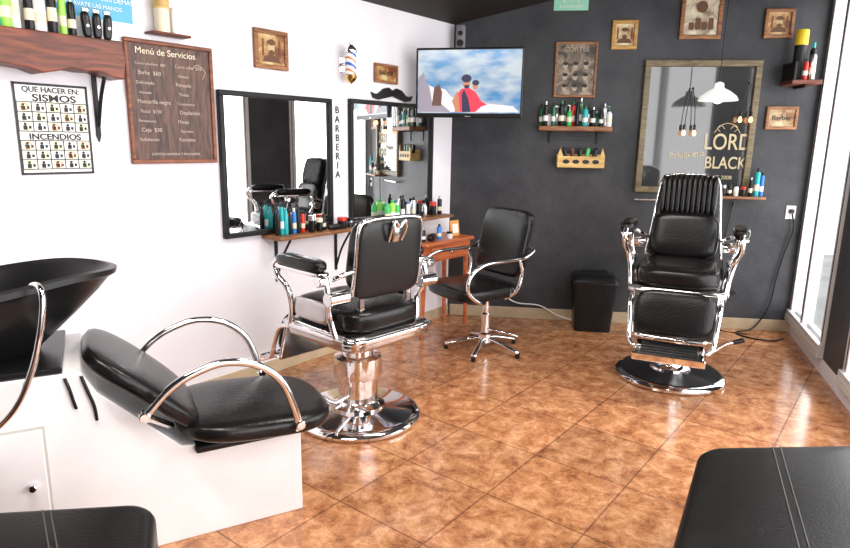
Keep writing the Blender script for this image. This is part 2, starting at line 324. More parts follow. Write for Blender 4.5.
def picts(z0,rows):
    for i in range(rows):
        for j in range(5):
            x=.038+j*.0555; z=z0-i*.04
            if (i+j)%2==0: box('pictogram',e,cyel,(.046,.001,.035),(x,-.0065,z),bev=0)
            ellipse('person_head',e,black,(x-.004,z+.009),.006,.006,-.0075,10); box('person_body',e,black,(.016,.0006,.018),(x-.004,-.0073,z-.006),bev=0); box('prop',e,black,(.01,.0006,.012),(x+.014,-.0073,z-.004),bev=0)
            if (i+j)%4==0: tube('prohibition',e,red,[(x+.013*math.cos(a),-.0075,z+.013*math.sin(a)) for a in [k*math.pi/4 for k in range(8)]],.0013,closed=True,seg=4,k=2)
picts(h_-.098,3); picts(.124,3)
for k in range(6):
    for zz in (h_-.138,.084): box('grid_line',e,frameb,(.004,.0008,.12),(.010+k*.0555,-.0068,zz),bev=0)
for zz in [h_-.078-.04*i for i in range(4)]+[.144-.04*i for i in range(4)]: box('grid_line',e,frameb,(.28,.0008,.004),(w_/2,-.0068,zz),bev=0)
# menu board
e,w_,h_=hang('services_menu_board','L',2.56,2.105,1.275,1.85)
box('panel',e,wood('weathered_board',(.03,.012,.008),(.14,.065,.045),7,.5,'Z'),(w_-.03,.014,h_-.03),(w_/2,-.008,h_/2)); frame(e,w_,h_,.02,.024,wood('menu_frame',(.10,.022,.008),(.27,.08,.03),8))
text('title',e,cream,'Menú de Servicios',.042,(.05,-.017,h_-.065))
mi=mat('menu_chalk',(.52,.42,.36),.6)
items=['Corte caballero  $80','Corte niño  $70','Barba  $60','Afeitado','Delineado','Peinado','Alaciado','Tintes','Mascarilla negra','Tratamientos','Facial  $150','Depilación','Permanente','Masaje','Ceja  $30','Pigmento','Exfoliación','Keratina']
for k,t in enumerate(items):
    col_=k%2; rw=k//2
    text('item',e,mi,t,.018+.004*(k%3),(.045+col_*.20+.012*(rw%2),-.017,h_-.115-rw*.044))
text('item',e,mi,'CORTESIA BARBERIA Y PELUQUERIA',.016,(w_/2,-.017,.04),align='CENTER')
tube('flourish',e,mi,[(.34,-.017,h_-.11),(.37,-.017,h_-.09),(.41,-.017,h_-.12),(.39,-.017,h_-.16)],.002,seg=6)
# ---------- bottle helpers
def bottle(e,x,y,z,r,h,m,cap=None,kind=0):
    cap=cap or blackP
    if kind==0:
        lathe('bottle_body',e,m,[(r*.9,0),(r,.004),(r,h*.78),(r*.8,h*.84),(r*.45,h*.86)],(x,y,z),seg=18); lathe('bottle_cap',e,cap,[(r*.5,0),(r*.5,h*.13),(r*.4,h*.14)],(x,y,z+h*.86),seg=14)
    elif kind==1:
        lathe('bottle_body',e,m,[(r*.9,0),(r,.006),(r,h*.58),(r*.6,h*.68),(r*.3,h*.72)],(x,y,z),seg=18); cyl('pump_neck',e,cap,(x,y,z+h*.72),(x,y,z+h*.94),r*.16); box('pump_head',e,cap,(r*1.3,r*.5,h*.06),(x-r*.3,y,z+h*.95),bev=.002); cyl('pump_collar',e,cap,(x,y,z+h*.7),(x,y,z+h*.78),r*.4)
    elif kind==2:
        lathe('jar_body',e,m,[(r*.95,0),(r,.004),(r,h*.7)],(x,y,z),seg=20); lathe('jar_lid',e,cap,[(r*1.04,0),(r*1.04,h*.28),(r*.95,h*.3)],(x,y,z+h*.7),seg=20)
    elif kind==3:
        lathe('bottle_body',e,m,[(r*.9,0),(r,.006),(r,h*.5),(r*.5,h*.66),(r*.3,h*.74)],(x,y,z),seg=18); cyl('sprayer_collar',e,cap,(x,y,z+h*.72),(x,y,z+h*.8),r*.38); box('sprayer_head',e,cap,(r*2,r*.6,h*.12),(x-r*.4,y,z+h*.88),bev=.003); box('trigger',e,cap,(.006,.008,h*.14),(x-r*.9,y,z+h*.76),(0,.4,0),bev=.002)
    if kind in(0,1): lathe('label',e,cream if random.random()<.5 else whiteP,[(r*1.02,h*.2),(r*1.02,h*.42)],(x,y,z),seg=18)
def shelfboard(name,wall,ua,ub,z,th,d,mm,live=False):
    e,w_,h_=hang(name,wall,ua,ub,z,z+th)
    if live:
        n=16; pl=[(w_*i/n, .012*math.sin(i*1.1)+.006*math.sin(i*2.3)) for i in range(n+1)]+[(w_+.012,th*.5)]+[(w_-w_*i/n, th) for i in range(n+1)]
        prism('live_edge_plank',e,mm,pl,-d,-.001,bev=.005)
    else: box('plank',e,mm,(w_,d,th),(w_/2,-d/2-.001,th/2),bev=.006)
    return e,w_,h_
e,w_,h_=shelfboard('live_edge_shelf','L',3.5,2.62,1.665,.145,.13,darkwood,True)
for x in (w_-.09,.12):
    prism('iron_bracket',e,blackM,[(x,.02),(x+.018,.02),(x+.018,-.26),(x+.009,-.29),(x,-.26)],-.014,-.001); tube('bracket_curve',e,blackM,[(x+.009,-.015,-.22),(x+.009,-.06,-.1),(x+.009,-.11,-.012)],.008)
e2,_,_=hang('hair_product_bottles','L',3.5,2.62,1.811,2.)
U=3.5
spec=[(3.045,.02,.19,lime,whiteP,0),(3.01,.016,.24,whiteP,green,1),(2.96,.018,.2,blackP,lime,0),(2.925,.026,.17,whiteP,whiteP,0),(2.875,.018,.24,blackP,green,0),(2.835,.014,.18,lime,green,0),(3.09,.025,.17,teal,blackP,0),(3.14,.022,.2,whiteP,blackP,1),(3.2,.025,.2,blackP,red,0),(2.80,.016,.16,blackP,silver,0)]
for u,r,h,mm,cp,k in spec: bottle(e2,U-u,-.075,0,r,h,mm,cp,k)
e2,_,_=hang('hair_clipper_set','L',2.76,2.63,1.811,2.)
for i,x in enumerate((.015,.06,.105)):
    cushion('clipper_body',e2,blackP,(.034,.03,.11),(x,-.08,.055),(.0,.08*(i-1),0),3.5,5); box('clipper_blade',e2,silver,(.03,.014,.02),(x,-.082,.115)); cyl('clipper_button',e2,silver,(x,-.094,.05),(x,-.098,.05),.007)
e,w_,h_=hang('blue_health_poster','L',2.87,2.50,1.86,2.12); box('sheet',e,mat('poster_blue',(.10,.42,.66),.5),(w_,.004,h_),(w_/2,-.002,h_/2),bev=0)
text('heading',e,whiteI,'AYUDA A LOS DEMÁS',.028,(.1,-.005,.13)); text('heading2',e,whiteI,'LÁVATE LAS MANOS',.024,(.1,-.005,.095))
ellipse('hand',e,whiteI,(.06,.13),.03,.045,-.005); box('white_band',e,whiteI,(w_,.001,.05),(w_/2,-.0048,.025),bev=0)
e,w_,h_=shelfboard('small_wall_ledge','L',2.45,2.25,1.875,.012,.08,darkwood)
bottle(e,.07,-.045,.012,.035,.15,cream,paleW,2); bottle(e,.14,-.04,.012,.02,.12,whiteP,whiteP,2)
e,w_,h_=shelfboard('wooden_ledge_shelf','L',1.83,1.13,.835,.022,.17,frmwood)
for x in (.10,.58): box('bracket_plate',e,blackM,(.022,.008,.27),(x,-.005,-.135)); tube('bracket_brace',e,blackM,[(x,-.01,-.24),(x,-.06,-.12),(x,-.14,-.004)],.007)
e2,_,_=hang('barber_tools','L',1.83,1.13,.858,1.)
bl=[(.05,.014,.2,blackP,blackP,3),(.08,.012,.19,teal,blackP,0),(.11,.014,.21,teal,blackP,3),(.14,.012,.17,blackP,blackP,3),(.17,.014,.15,blue,whiteP,0),(.20,.013,.22,blackP,blackP,3),(.235,.013,.13,red,blackP,0),(.28,.02,.1,blackP,silver,2),(.34,.02,.08,blackP,cream,2),(.40,.016,.1,blackP,blackP,0),(.53,.03,.07,blackP,red,2),(.6,.022,.06,silver,blackP,2)]
for x,r,h,mm,cp,k in bl: bottle(e2,x,-.09-.03*(k==2),0,r,h,mm,cp,k)
for x in (.46,.63): cushion('clipper',e2,blackP,(.12,.035,.035),(x,-.13,.018),None,3.2,5)
e,w_,h_=shelfboard('wooden_ledge_shelf','L',.86,.16,.84,.02,.16,frmwood)
e2,_,_=hang('styling_products','L',.86,.16,.861,1.)
for x,r,h,mm,cp,k in [(.03,.02,.12,green,green,0),(.08,.022,.14,lime,green,0),(.13,.02,.12,green,whiteP,0),(.19,.016,.17,blackP,blackP,0),(.25,.016,.12,whiteP,blue,0),(.31,.016,.15,silver,blackP,0),(.37,.02,.1,blackP,blackP,2),(.44,.02,.13,silver,blackP,3),(.54,.025,.1,blackP,red,2),(.62,.018,.14,blackP,silver,0)]: bottle(e2,x,-.08,0,r,h,mm,cp,k)
e,w_,h_=shelfboard('bottle_shelf','B',.665,1.20,1.50,.035,.16,frmwood)
for x in(.09,.45): box('bracket_plate',e,blackM,(.02,.006,.09),(x,-.004,-.045)); box('bracket_arm',e,blackM,(.02,.12,.006),(x,-.06,-.004))
e2,_,_=hang('liquor_and_tonic_bottles','B',.665,1.20,1.536,1.8)
for i in range(18):
    x=.02+i*.029; mm=[dkgreen,blackP,whiteP,dkgreen,silver,blackP,dkgreen,green,red,blackP,dkgreen,teal,silver,blackP,dkgreen,blackP,silver,whiteP][i]
    bottle(e2,x,-.05-.05*(i%2),0,.015+.003*(i%3),.12+.07*random.random()+.03*(i in(4,5,9,10,16)),mm,[blackP,silver,dkgreen][i%3],[0,0,1,0,3][i%5])
e,w_,h_=hang('pine_tool_rack','B',.82,1.17,1.23,1.40)
prism('front_board',e,paleW,[(0,0),(.35,0),(.35,.09),(.33,.15),(.315,.085),(.04,.085),(.02,.15),(0,.09)],-.1,-.085,.002)
box('back_board',e,paleW,(.35,.012,.10),(.175,-.007,.05)); box('bottom_board',e,paleW,(.35,.09,.01),(.175,-.048,.005))
for x in(.006,.344): box('end_board',e,paleW,(.012,.09,.07),(x,-.048,.035))
for i in range(4): ellipse('cutout_moustache',e,black,(.065+i*.073,.045),.026,.016,-.1015,16)
for i in range(5): cushion('comb_and_brush',e,[blackP,darkwood,blackP,green,blackP][i],(.03,.03,.1),(.06+i*.055,-.05,.1),(0,.15*(i-2),0),4,4)
e,w_,h_=shelfboard('wooden_ledge_shelf','B',1.95,2.34,1.027,.02,.13,frmwood)
e2,_,_=hang('shaving_products','B',1.95,2.34,1.048,1.3,.05)
for x,r,h,mm,cp,k in [(.05,.02,.06,cream,blackP,2),(.10,.018,.08,blackP,silver,2),(.145,.014,.1,blackP,blackP,0),(.19,.016,.08,whiteP,blackP,0),(.24,.018,.07,blackP,red,2),(.29,.014,.14,blackP,silver,0),(.33,.018,.21,teal,blackP,0),(.365,.014,.18,blue,blackP,0)]: bottle(e2,x,-.03,0,r,h,mm,cp,k)
e,w_,h_=hang('towel_rail','B',1.42,1.86,1.0,1.05); cyl('rail',e,chrome,(0,-.05,0),(.4,-.05,0),.008)
for x in(.02,.38): cyl('rail_post',e,chrome,(x,0,0),(x,-.05,0),.007)
e,w_,h_=shelfboard('corner_shelf','B',2.38,2.58,1.84,.03,.2,darkwood)
box('side_panel',e,blackM,(.02,.2,.12),(.012,-.11,.09)); box('bracket',e,blackM,(.02,.18,.02),(.1,-.1,-.01))
bottle(e,.07,-.1,.031,.04,.34,blackP,yellow,2); bottle(e,.14,-.15,.031,.022,.2,silver,blackP,0); bottle(e,.165,-.08,.031,.02,.26,blackP,teal,0); bottle(e,.09,-.17,.031,.016,.14,red,blackP,0)
e,w_,h_=hang('wall_outlet','B',2.54,2.62,.88,.98); box('plate',e,whiteP,(.07,.008,.1),(.035,-.004,.05)); box('plug',e,blackP,(.03,.03,.03),(.035,-.022,.06))
e,w_,h_=hang('power_cable','B',2.2,2.6,0,1.)
tube('cable',e,blackP,[(.375,-.03,.93),(.40,-.03,.8),(.36,-.02,.6),(.33,-.02,.4),(.3,-.03,.2),(.2,-.05,.03),(.05,-.12,.006),(.1,-.25,.006),(.25,-.3,.006),(.35,-.22,.006)],.006,seg=8)
tube('cable_loop',e,blackP,[(-.05,-.02,1.0),(-.08,-.02,.6),(-.02,-.02,.35),(.05,-.02,.3),(-.02,-.02,.25),(-.1,-.03,.1),(-.05,-.08,.006),(.12,-.16,.006)],.005,seg=8)
e,w_,h_=hang('extension_cord','B',.4,1.2,0,.3); tube('cord',e,whiteP,[(0,-.02,.25),(.15,-.03,.14),(.35,-.03,.12),(.5,-.05,.05),(.7,-.08,.006),(.78,-.06,.006)],.005,seg=8)
# pendant lamp and bulbs, added in place of their reflections in the mirror
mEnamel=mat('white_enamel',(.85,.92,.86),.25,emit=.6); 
e=EM('reflected_pendant_lamp',(1.98,4.40,0)); zt=zc((1.98,4.40)); zl=1.71
lathe('shade',e,mEnamel,[(.125,0),(.128,.004),(.115,.03),(.07,.065),(.032,.085),(.028,.115),(.01,.125),(.008,.12),(.024,.11),(.026,.083),(.065,.06),(.11,.027),(.12,.001)],(0,0,zl),seg=36)
cyl('cord',e,blackP,(0,0,zl+.12),(0,0,zt-.01),.0035); lathe('bulb',e,mat('lamp_glow',(1,.95,.85),.4,emit=6),[(0,-.02),(.025,-.01),(.032,.015),(.02,.05),(.015,.07)],(0,0,zl),seg=20); cyl('ceiling_rose',e,blackP,(0,0,zt-.06),(0,0,zt+.02),.045)
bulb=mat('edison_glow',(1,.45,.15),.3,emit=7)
for nme,u,zz in (('reflected_edison_bulbs',1.765,1.82),('reflected_edison_bulbs',2.15,1.86)):  # added bulbs imitating lamps reflected in the mirror
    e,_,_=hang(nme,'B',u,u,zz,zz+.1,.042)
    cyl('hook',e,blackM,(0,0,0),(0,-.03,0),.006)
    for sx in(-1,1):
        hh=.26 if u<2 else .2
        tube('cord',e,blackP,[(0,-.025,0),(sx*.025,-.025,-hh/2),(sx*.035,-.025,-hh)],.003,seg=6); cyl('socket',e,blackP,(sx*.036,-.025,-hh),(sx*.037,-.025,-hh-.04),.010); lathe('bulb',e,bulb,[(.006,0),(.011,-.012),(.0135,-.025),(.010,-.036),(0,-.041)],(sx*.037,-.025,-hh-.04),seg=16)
# ------------------------------------------------------------------ TV
e=EM('wall_mounted_television',(.275,4.36,1.795),math.radians(-12))
TW,TH=.73,.455
box('housing',e,blackP,(TW,.035,TH),(0,0,0),bev=.008); box('rear_bulge',e,blackP,(.45,.05,.28),(0,.035,0),bev=.015)
m,nt,bs=nm('tv_sky'); L=nt.links.new; tc=nt.nodes.new('ShaderNodeTexCoord'); n=nt.nodes.new('ShaderNodeTexNoise'); n.inputs['Scale'].default_value=4; n.inputs['Detail'].default_value=6
mp=nt.nodes.new('ShaderNodeMapping'); mp.inputs['Rotation'].default_value=(0,.5,0); mp.inputs['Scale'].default_value=(1,1,2.5); L(tc.outputs['Object'],mp.inputs[0]); L(mp.outputs[0],n.inputs['Vector'])
cr=nt.nodes.new('ShaderNodeValToRGB'); ee=cr.color_ramp.elements; ee[0].position=.38; ee[0].color=(.10,.36,.72,1); ee[1].position=.6; ee[1].color=(.75,.83,.9,1)
L(n.outputs['Fac'],cr.inputs[0]); L(cr.outputs[0],bs.inputs['Emission Color']); bs.inputs['Emission Strength'].default_value=.85; bs.inputs['Base Color'].default_value=(.02,.02,.02,1); bs.inputs['Roughness'].default_value=.15
box('screen',e,m,(TW-.03,.002,TH-.045),(0,-.0185,.007),bev=0)
def em(n_,c_): return mat(n_,c_,.4,emit=.8)
tr_=em('tv_red',(.55,.03,.06)); ts=em('tv_skin',(.35,.15,.09)); tb=em('tv_brown',(.10,.05,.04)); tw=em('tv_white',(.55,.5,.52)); tn=em('tv_navy',(.02,.02,.05)); tg=em('tv_grey',(.22,.2,.24))
y=-.0205
poly('cliff',e,tw,[(-.345,-.19),(-.345,-.02),(-.30,.0),(-.24,-.03),(-.16,-.04),(-.12,-.09),(-.05,-.12),(.3,-.15),(.345,-.19)],y)
poly('rocks',e,tg,[(-.345,-.19),(-.345,.03),(-.31,.07),(-.29,.0),(-.27,-.02),(-.25,-.12),(-.18,-.14),(-.12,-.19)],y-.0004)
poly('statue',e,tb,[(-.25,-.15),(-.235,-.03),(-.2,-.01),(-.18,-.06),(-.185,-.15)],y-.0006)
poly('hero_torso',e,tr_,[(-.09,-.19),(-.08,-.08),(-.05,-.04),(0,-.03),(.05,-.06),(.09,-.12),(.13,-.14),(.09,-.155),(.05,-.19)],y-.0008)
poly('hero_vest',e,tn,[(-.04,-.19),(-.045,-.07),(-.03,-.04),(0,-.1),(.02,-.19)],y-.001)
ellipse('hero_head',e,ts,(-.015,.0),.026,.036,y-.0012); ellipse('hero_hair',e,tn,(-.015,.028),.034,.026,y-.0014); ellipse('hero_beard',e,tn,(-.012,-.025),.018,.012,y-.0014); poly('arm',e,ts,[(-.08,-.19),(-.11,-.12),(-.075,-.05),(-.065,-.09),(-.055,-.19)],y-.0011)
ellipse('companion_head',e,ts,(.045,-.02),.018,.025,y-.0007); ellipse('companion_hair',e,tn,(.048,.0),.024,.018,y-.0009)
box('logo',e,silver,(.04,.001,.006),(0,-.0185,-.219),bev=0)
box('mount_plate',e,blackM,(.2,.02,.2),(0,.065,0)); 
tube('mount_arm',e,blackM,[(0,.07,0),(.06,.2,0),(.0,.46,0)],.018,smooth=False); box('mount_wall_plate',e,blackM,(.08,.02,.2),(0,.50,0))
# ------------------------------------------------------------------ barber chairs
def barber_chair(loc,a,top=1.24,ribbed=True,darkdisc=True,sw=.54,lift=0.,colr=1.,footy=0.,armx=.085,pz=.60,py=.235,tilt=-14,bwid=None):
    e0=EM('barber_chair',(loc[0],loc[1],0),math.radians(a))
    lathe('base_disc',e0,chrome,[(.305,0),(.32,.008),(.322,.022),(.31,.036),(.28,.046),(.12,.058),(.10,.07)],seg=64)
    if darkdisc: lathe('base_disc_enamel',e0,blackP,[(.29,.047),(.12,.0615),(.11,.063)],seg=64)
    k=colr
    lathe('pedestal_column',e0,chrome,[(.125*k,.055),(.12*k,.075),(.095*k,.09),(.088*k,.10),(.088*k,.22),(.105*k,.225),(.108*k,.24),(.105*k,.33),(.08,.34),(.075,.42+lift),(.14,.43+lift),(.14,.445+lift)],seg=40)
    tube('pump_lever',e0,chrome,[(.09,.03,.14),(.2,.06,.15),(.3,.1,.22),(.36,.12,.24)],.01); cyl('lever_grip',e0,blackP,(.34,.115,.235),(.40,.13,.255),.015)
    e=EM('upper_body',(0,0,lift),0,e0); top-=lift
    cushion('seat_frame',e,chromeB,(sw+.06,.56,.085),(0,0,.475),None,8,6)
    cushion('seat_frame_band',e,chrome,(sw+.08,.585,.03),(0,0,.49),None,9,6)
    cushion('seat_cushion',e,leather,(sw,.54,.135),(0,-.01,.565),None,4.2,10)
    tl=math.radians(tilt); Hb=top-pz; bq=bwid or sw
    R=Matrix.Rotation(tl,3,'X')
    piv=Vector((0,py,pz))
    def bk(x,y,z): return tuple(piv+R@Vector((x,y,z)))
    tp=.26 if ribbed else .10
    def bw(p):
        k=1-tp*max(0,(p.z/Hb+.5)); return Vector((p.x*k,p.y,p.z))
    cushion('back_shell',e,blackP,(bq-.02,.05,Hb),bk(0,.055,Hb/2),(tl,0,0),7,9,bw)
    lo=.52 if ribbed else .94
    cushion('back_cushion',e,leather,(bq-.07,.11,Hb*lo),bk(0,-.005,Hb*lo/2+.01),(tl,0,0),4.5,9,bw if not ribbed else None)
    if ribbed:
        wt=bq-.14; nr=11
        for i in range(nr):
            x=-wt/2+wt*(i+.5)/nr
            cushion('back_rib',e,leather,(wt/nr*1.12,.085,Hb*.5*(1-.10*abs(2*x/wt)**3)),bk(x,0,Hb*.745),(tl,0,0),3.2,6)
    kt=1-tp
    rim=[(-bq/2+.01,.06,.02),(-bq/2*(1-tp*.4)+.01,.06,Hb*.4),(-bq/2*kt,.06,Hb*.9),(-bq/2*kt+.06,.06,Hb*1.0),(0,.06,Hb*1.01),(bq/2*kt-.06,.06,Hb*1.0),(bq/2*kt,.06,Hb*.9),(bq/2*(1-tp*.4)-.01,.06,Hb*.4),(bq/2-.01,.06,.02)]
    tube('back_rim',e,chrome,[bk(*p) for p in rim],.009)
    if not ribbed:
        for s in(-1,1): box('back_strut',e,chrome,(.035,.018,.24),(s*.15,py+.055,pz-.04),(0,0,0),bev=.005)
    box('headrest_socket',e,chromeB,(.05,.03,.10),bk(0,.09,Hb-.055),(tl,0,0),bev=.01); tube('headrest_handle',e,chrome,[bk(-.04,.09,Hb-.10),bk(-.045,.11,Hb-.04),bk(-.03,.115,Hb+.0),bk(0,.112,Hb-.03),bk(.03,.115,Hb+.0),bk(.045,.11,Hb-.04),bk(.04,.09,Hb-.10)],.007)
    for s in(-1,1):
        X=s*(sw/2+armx)
        cushion('arm_pad',e,leather,(.085,.34,.06),(X,-.03,.835),None,3.5,7)
        cushion('arm_tray',e,chrome,(.075,.36,.022),(X,-.03,.80),None,5,6)
        tube('arm_front_scroll',e,chrome,[(X,-.21,.83),(X,-.245,.79),(X,-.22,.74),(X-s*.02,-.17,.68),(X-s*.04,-.17,.58),(X-s*.05,-.20,.49)],.015)
        tube('arm_rear_scroll',e,chrome,[(X,.15,.79),(X,.17,.7),(X-s*.03,.14,.6),(X-s*.05,.16,.49)],.015)
        cushion('side_panel',e,chromeB,(.018,.26,.10),(X-s*.045,-.02,.60),None,6,5)
        cyl('arm_knob',e,chrome,(X+s*.02,.16,.78),(X+s*.055,.16,.78),.026); cyl('arm_bearing',e,chrome,(X-s*.08,.2,.70),(X+s*.03,.2,.70),.032)
        tube('recline_link',e,chrome,[(X-s*.02,.17,.78),bk(s*(bq/2-.01),.05,.14)],.012,smooth=False)
        tube('leg_rail',e,chrome,[(s*(sw/2+.0),-.22,.47),(s*(sw/2),-.33,.44),(s*(sw/2-.01),-.40,.34),(s*(sw/2-.02),-.45,.25),(s*(sw/2-.05),-.54+footy,.22)],.013)
    cushion('leg_rest_pad',e,leather,(sw-.05,.07,.25),(0,-.36,.39),(math.radians(-18),0,0),4.5,8)
    box('leg_rest_frame',e,chromeB,(sw-.02,.02,.26),(0,-.325,.375),(math.radians(-18),0,0),bev=.008)
    fy=footy
    box('foot_plate',e,chrome,(sw-.12,.16,.018),(0,-.53+fy,.215),(math.radians(14),0,0),bev=.006)
    for i in range(5): box('foot_plate_rib',e,blackP,(sw-.18,.012,.008),(0,-.48+fy-.026*i,.238-.0065*i),(math.radians(14),0,0),bev=.002)
    box('foot_plate_lip',e,chrome,(sw-.10,.016,.045),(0,-.612+fy,.19),(math.radians(8),0,0),bev=.006)
    tube('foot_bar',e,chrome,[(-sw/2+.05,-.44,.27),(0,-.46,.27),(sw/2-.05,-.44,.27)],.01)
    return e0
barber_chair((1.53,3.657),-24,1.25,True,True,.47,.10,1.,.04,.07)
barber_chair((-.337,3.015),-133,1.065,False,False,.48,.015,1.15,0.,.075,.68,.145,-7,.44)
# ------------------------------------------------------------------ salon chair
def salon_chair(loc,a):
    e0=EM('salon_styling_chair',(loc[0],loc[1],0),math.radians(a))
    e=e0
    for i in range(5):
        t=2*math.pi*i/5+.3; d=Vector((math.cos(t),math.sin(t),0))
        tube('base_leg',e,chrome,[d*.02+Vector((0,0,.09)),d*.12+Vector((0,0,.075)),d*.27+Vector((0,0,.035))],.013,rx=.02); cyl('foot_glide',e,blackP,d*.265+Vector((0,0,0)),d*.265+Vector((0,0,.035)),.016)
    lathe('column',e,chrome,[(.045,.06),(.042,.12),(.03,.13),(.03,.26),(.022,.27),(.022,.37),(.06,.375),(.06,.385)])
    tube('pump_pedal',e,chrome,[(.03,0,.16),(.1,.05,.15),(.2,.12,.13)],.008); box('mechanism',e,blackP,(.24,.24,.03),(0,-.05,.395))
    e=EM('upper_body',(0,-.06,0),0,e0)
    cushion('seat_cushion',e,leather,(.48,.50,.10),(0,-.06,.455),None,4.5,8)
    tl=math.radians(-13)
    cushion('back_cushion',e,leather,(.46,.075,.45),(0,.20,.75),(tl,0,0),7,9)
    for s in(-1,1):
        X=s*.265
        tube('arm_loop',e,chrome,[(s*.2,-.12,.40),(X-s*.01,-.20,.42),(X,-.30,.50),(X,-.29,.60),(X,-.18,.665),(X,0,.675),(X,.14,.68),(X,.22,.72),(s*.22,.235,.74)],.0125)
        tube('arm_stay',e,chrome,[(X,.1,.678),(X,.13,.58),(X-s*.01,.1,.47),(s*.2,.05,.41)],.0125)
    return e0
salon_chair((.42,4.10),-56)
# ------------------------------------------------------------------ corner table
e,w_,h_=hang('orange_side_table','L',.66,.10,0,.70,.0)
dd=.30
box('table_top',e,orangeW,(w_+.02,dd,.025),(w_/2,-dd/2-.01,.69)); box('apron_front',e,orangeW,(w_-.03,.02,.12),(w_/2,-dd+.02,.615)); box('drawer_front',e,orangeW,(w_-.12,.016,.09),(w_/2,-dd+.006,.615),bev=.006)
box('apron_side',e,orangeW,(.02,dd-.04,.12),(.02,-dd/2,.615)); box('apron_side',e,orangeW,(.02,dd-.04,.12),(w_-.02,-dd/2,.615)); cyl('drawer_knob',e,chrome,(w_/2,-dd,.615),(w_/2,-dd-.025,.615),.012)
for x,sx in((.03,-.03),(w_-.03,.02)):
    for yy in(-.05,-dd+.04): cyl('leg',e,orangeW,(x+sx,yy,0),(x,yy,.68),.014,.022)
box('photo_card',e,mat('orange_card',(.75,.35,.08),.5),(.11,.012,.12),(.43,-.22,.765),(-.12,0,0)); box('photo_white',e,whiteI,(.07,.002,.07),(.43,-.2285,.765),(-.12,0,0),bev=0)
cushion('hair_clipper',e,blackP,(.14,.05,.05),(.14,-.23,.728),(0,0,.4),3,5); bottle(e,.24,-.22,.703,.018,.11,blue,blackP,0); bottle(e,.33,-.25,.703,.022,.05,whiteP,blackP,2); bottle(e,.05,-.22,.703,.02,.1,blackP,silver,0)
# ------------------------------------------------------------------ bin
e=EM('waste_bin',(1.30,4.66,0),math.radians(-7))
def rr(wx,wy,z,r=.03,n=5):
    out=[]
    for qx,qy,a0 in((1,1,0),(-1,1,90),(-1,-1,180),(1,-1,270)):
        for i in range(n): 
            a=math.radians(a0+90*i/(n-1)); out.append((qx*(wx/2-r)+r*math.cos(a),qy*(wy/2-r)+r*math.sin(a),z))
    return out
def loft(name,e,m,secs):
    n=len(secs[0]); vs=[v for s in secs for v in s]; fs=[tuple(range(n))]+[tuple((len(secs)-1)*n+i for i in range(n))]
    for j in range(len(secs)-1):
        for i in range(n): fs.append((j*n+i,j*n+(i+1)%n,(j+1)*n+(i+1)%n,(j+1)*n+i))
    o=fromdata(name,e,m,vs,fs,True)
    try: o.data.set_sharp_from_angle(angle=math.radians(35))
    except Exception: pass
    return o
loft('bin_body',e,blackP,[rr(.27,.21,0),rr(.32,.25,.37)]); loft('bin_rim',e,blackP,[rr(.335,.265,.365),rr(.34,.27,.385),rr(.33,.26,.40)])
loft('bin_lid',e,blackP,[rr(.33,.26,.398),rr(.30,.22,.43),rr(.25,.16,.445)]); box('lid_flap',e,blackM,(.2,.12,.008),(0,-.01,.447),(.06,0,0))
# ------------------------------------------------------------------ shampoo unit
RZ=math.radians(28.5)
e=EM('shampoo_backwash_unit',(-.459,2.168,0),RZ)
prof=[(-1.45,0),(0,0),(0,.33),(-.42,.36),(-.66,.60),(-.70,.675),(-1.45,.675)]
prism('cabinet',e,whitelam,prof,0,.46,.004)
box('door_panel',e,whitelam,(.36,.012,.40),(-1.0,-.007,.31),bev=.003); box('door_panel_left',e,whitelam,(.25,.012,.40),(-1.315,-.007,.31),bev=.003)
box('door_gap',e,greyI,(.375,.004,.42),(-1.0,-.002,.31),bev=0)
cyl('door_knob',e,chrome,(-.86,-.012,.33),(-.86,-.035,.33),.012)
box('counter_top',e,blackP,(.5,.44,.02),(-1.0,.23,.687),bev=.004)
tube('black_curve',e,blackP,[(-.745,-.006,.665),(-.735,-.010,.63),(-.728,-.009,.59),(-.722,-.006,.56)],.005,seg=8,rx=.004); tube('black_curve',e,blackP,[(-.70,-.006,.665),(-.685,-.010,.61),(-.672,-.009,.56),(-.668,-.006,.51)],.005,seg=8,rx=.004)  # two thin black curves on the cabinet face
def bfn(p,a):
    rim=max(0,(p.z-.12)/.16)
    k=max(0,math.cos(a))**6
    x=p.x*(1.18 if p.x>0 else 1.05); z=p.z
    z-= .03*rim*k; 
    if p.x>0: z+=.03*rim*(p.x/.3)
    return Vector((x+ .05*rim*k,p.y*.86,z))
lathe('basin',e,blackP,[(.06,0),(.10,.0),(.15,.05),(.23,.13),(.28,.20),(.30,.235),(.318,.245),(.318,.262),(.30,.268),(.275,.25),(.25,.2),(.2,.13),(.12,.06),(.04,.045)],(-.965,.24,.67),rot=(0,math.radians(-4),0),seg=56,fn=bfn)
lathe('basin_neck_support',e,blackP,[(.09,0),(.07,.03),(.09,.07)],(-.965,.24,.685))
lathe('tap_body',e,chrome,[(.03,0),(.025,.05),(.018,.09),(0,.1)],(-1.2,.24,.93)); tube('tap_spout',e,chrome,[(-1.2,.24,1.0),(-1.15,.24,1.05),(-1.1,.24,1.03)],.012)
tube('shower_hose',e,chrome,[(-.84,.12,.90),(-.80,.0,.965),(-.775,-.07,.955),(-.785,-.085,.86),(-.82,-.085,.73),(-.88,-.075,.61),(-.98,-.05,.52),(-1.12,-.05,.46)],.0095)
cushion('seat_cushion',e,leather,(.56,.50,.10),(-.15,.14,.40),(0,math.radians(4),0),3.2,10)
box('seat_base',e,blackP,(.40,.40,.03),(-.18,.17,.345),bev=.01)
def bend(p): return Vector((p.x,p.y,p.z-.25*(p.x**2)+.012))
cushion('back_cushion',e,leather,(.46,.44,.07),(-.52,.16,.57),(0,math.radians(43),0),4,10,bend)
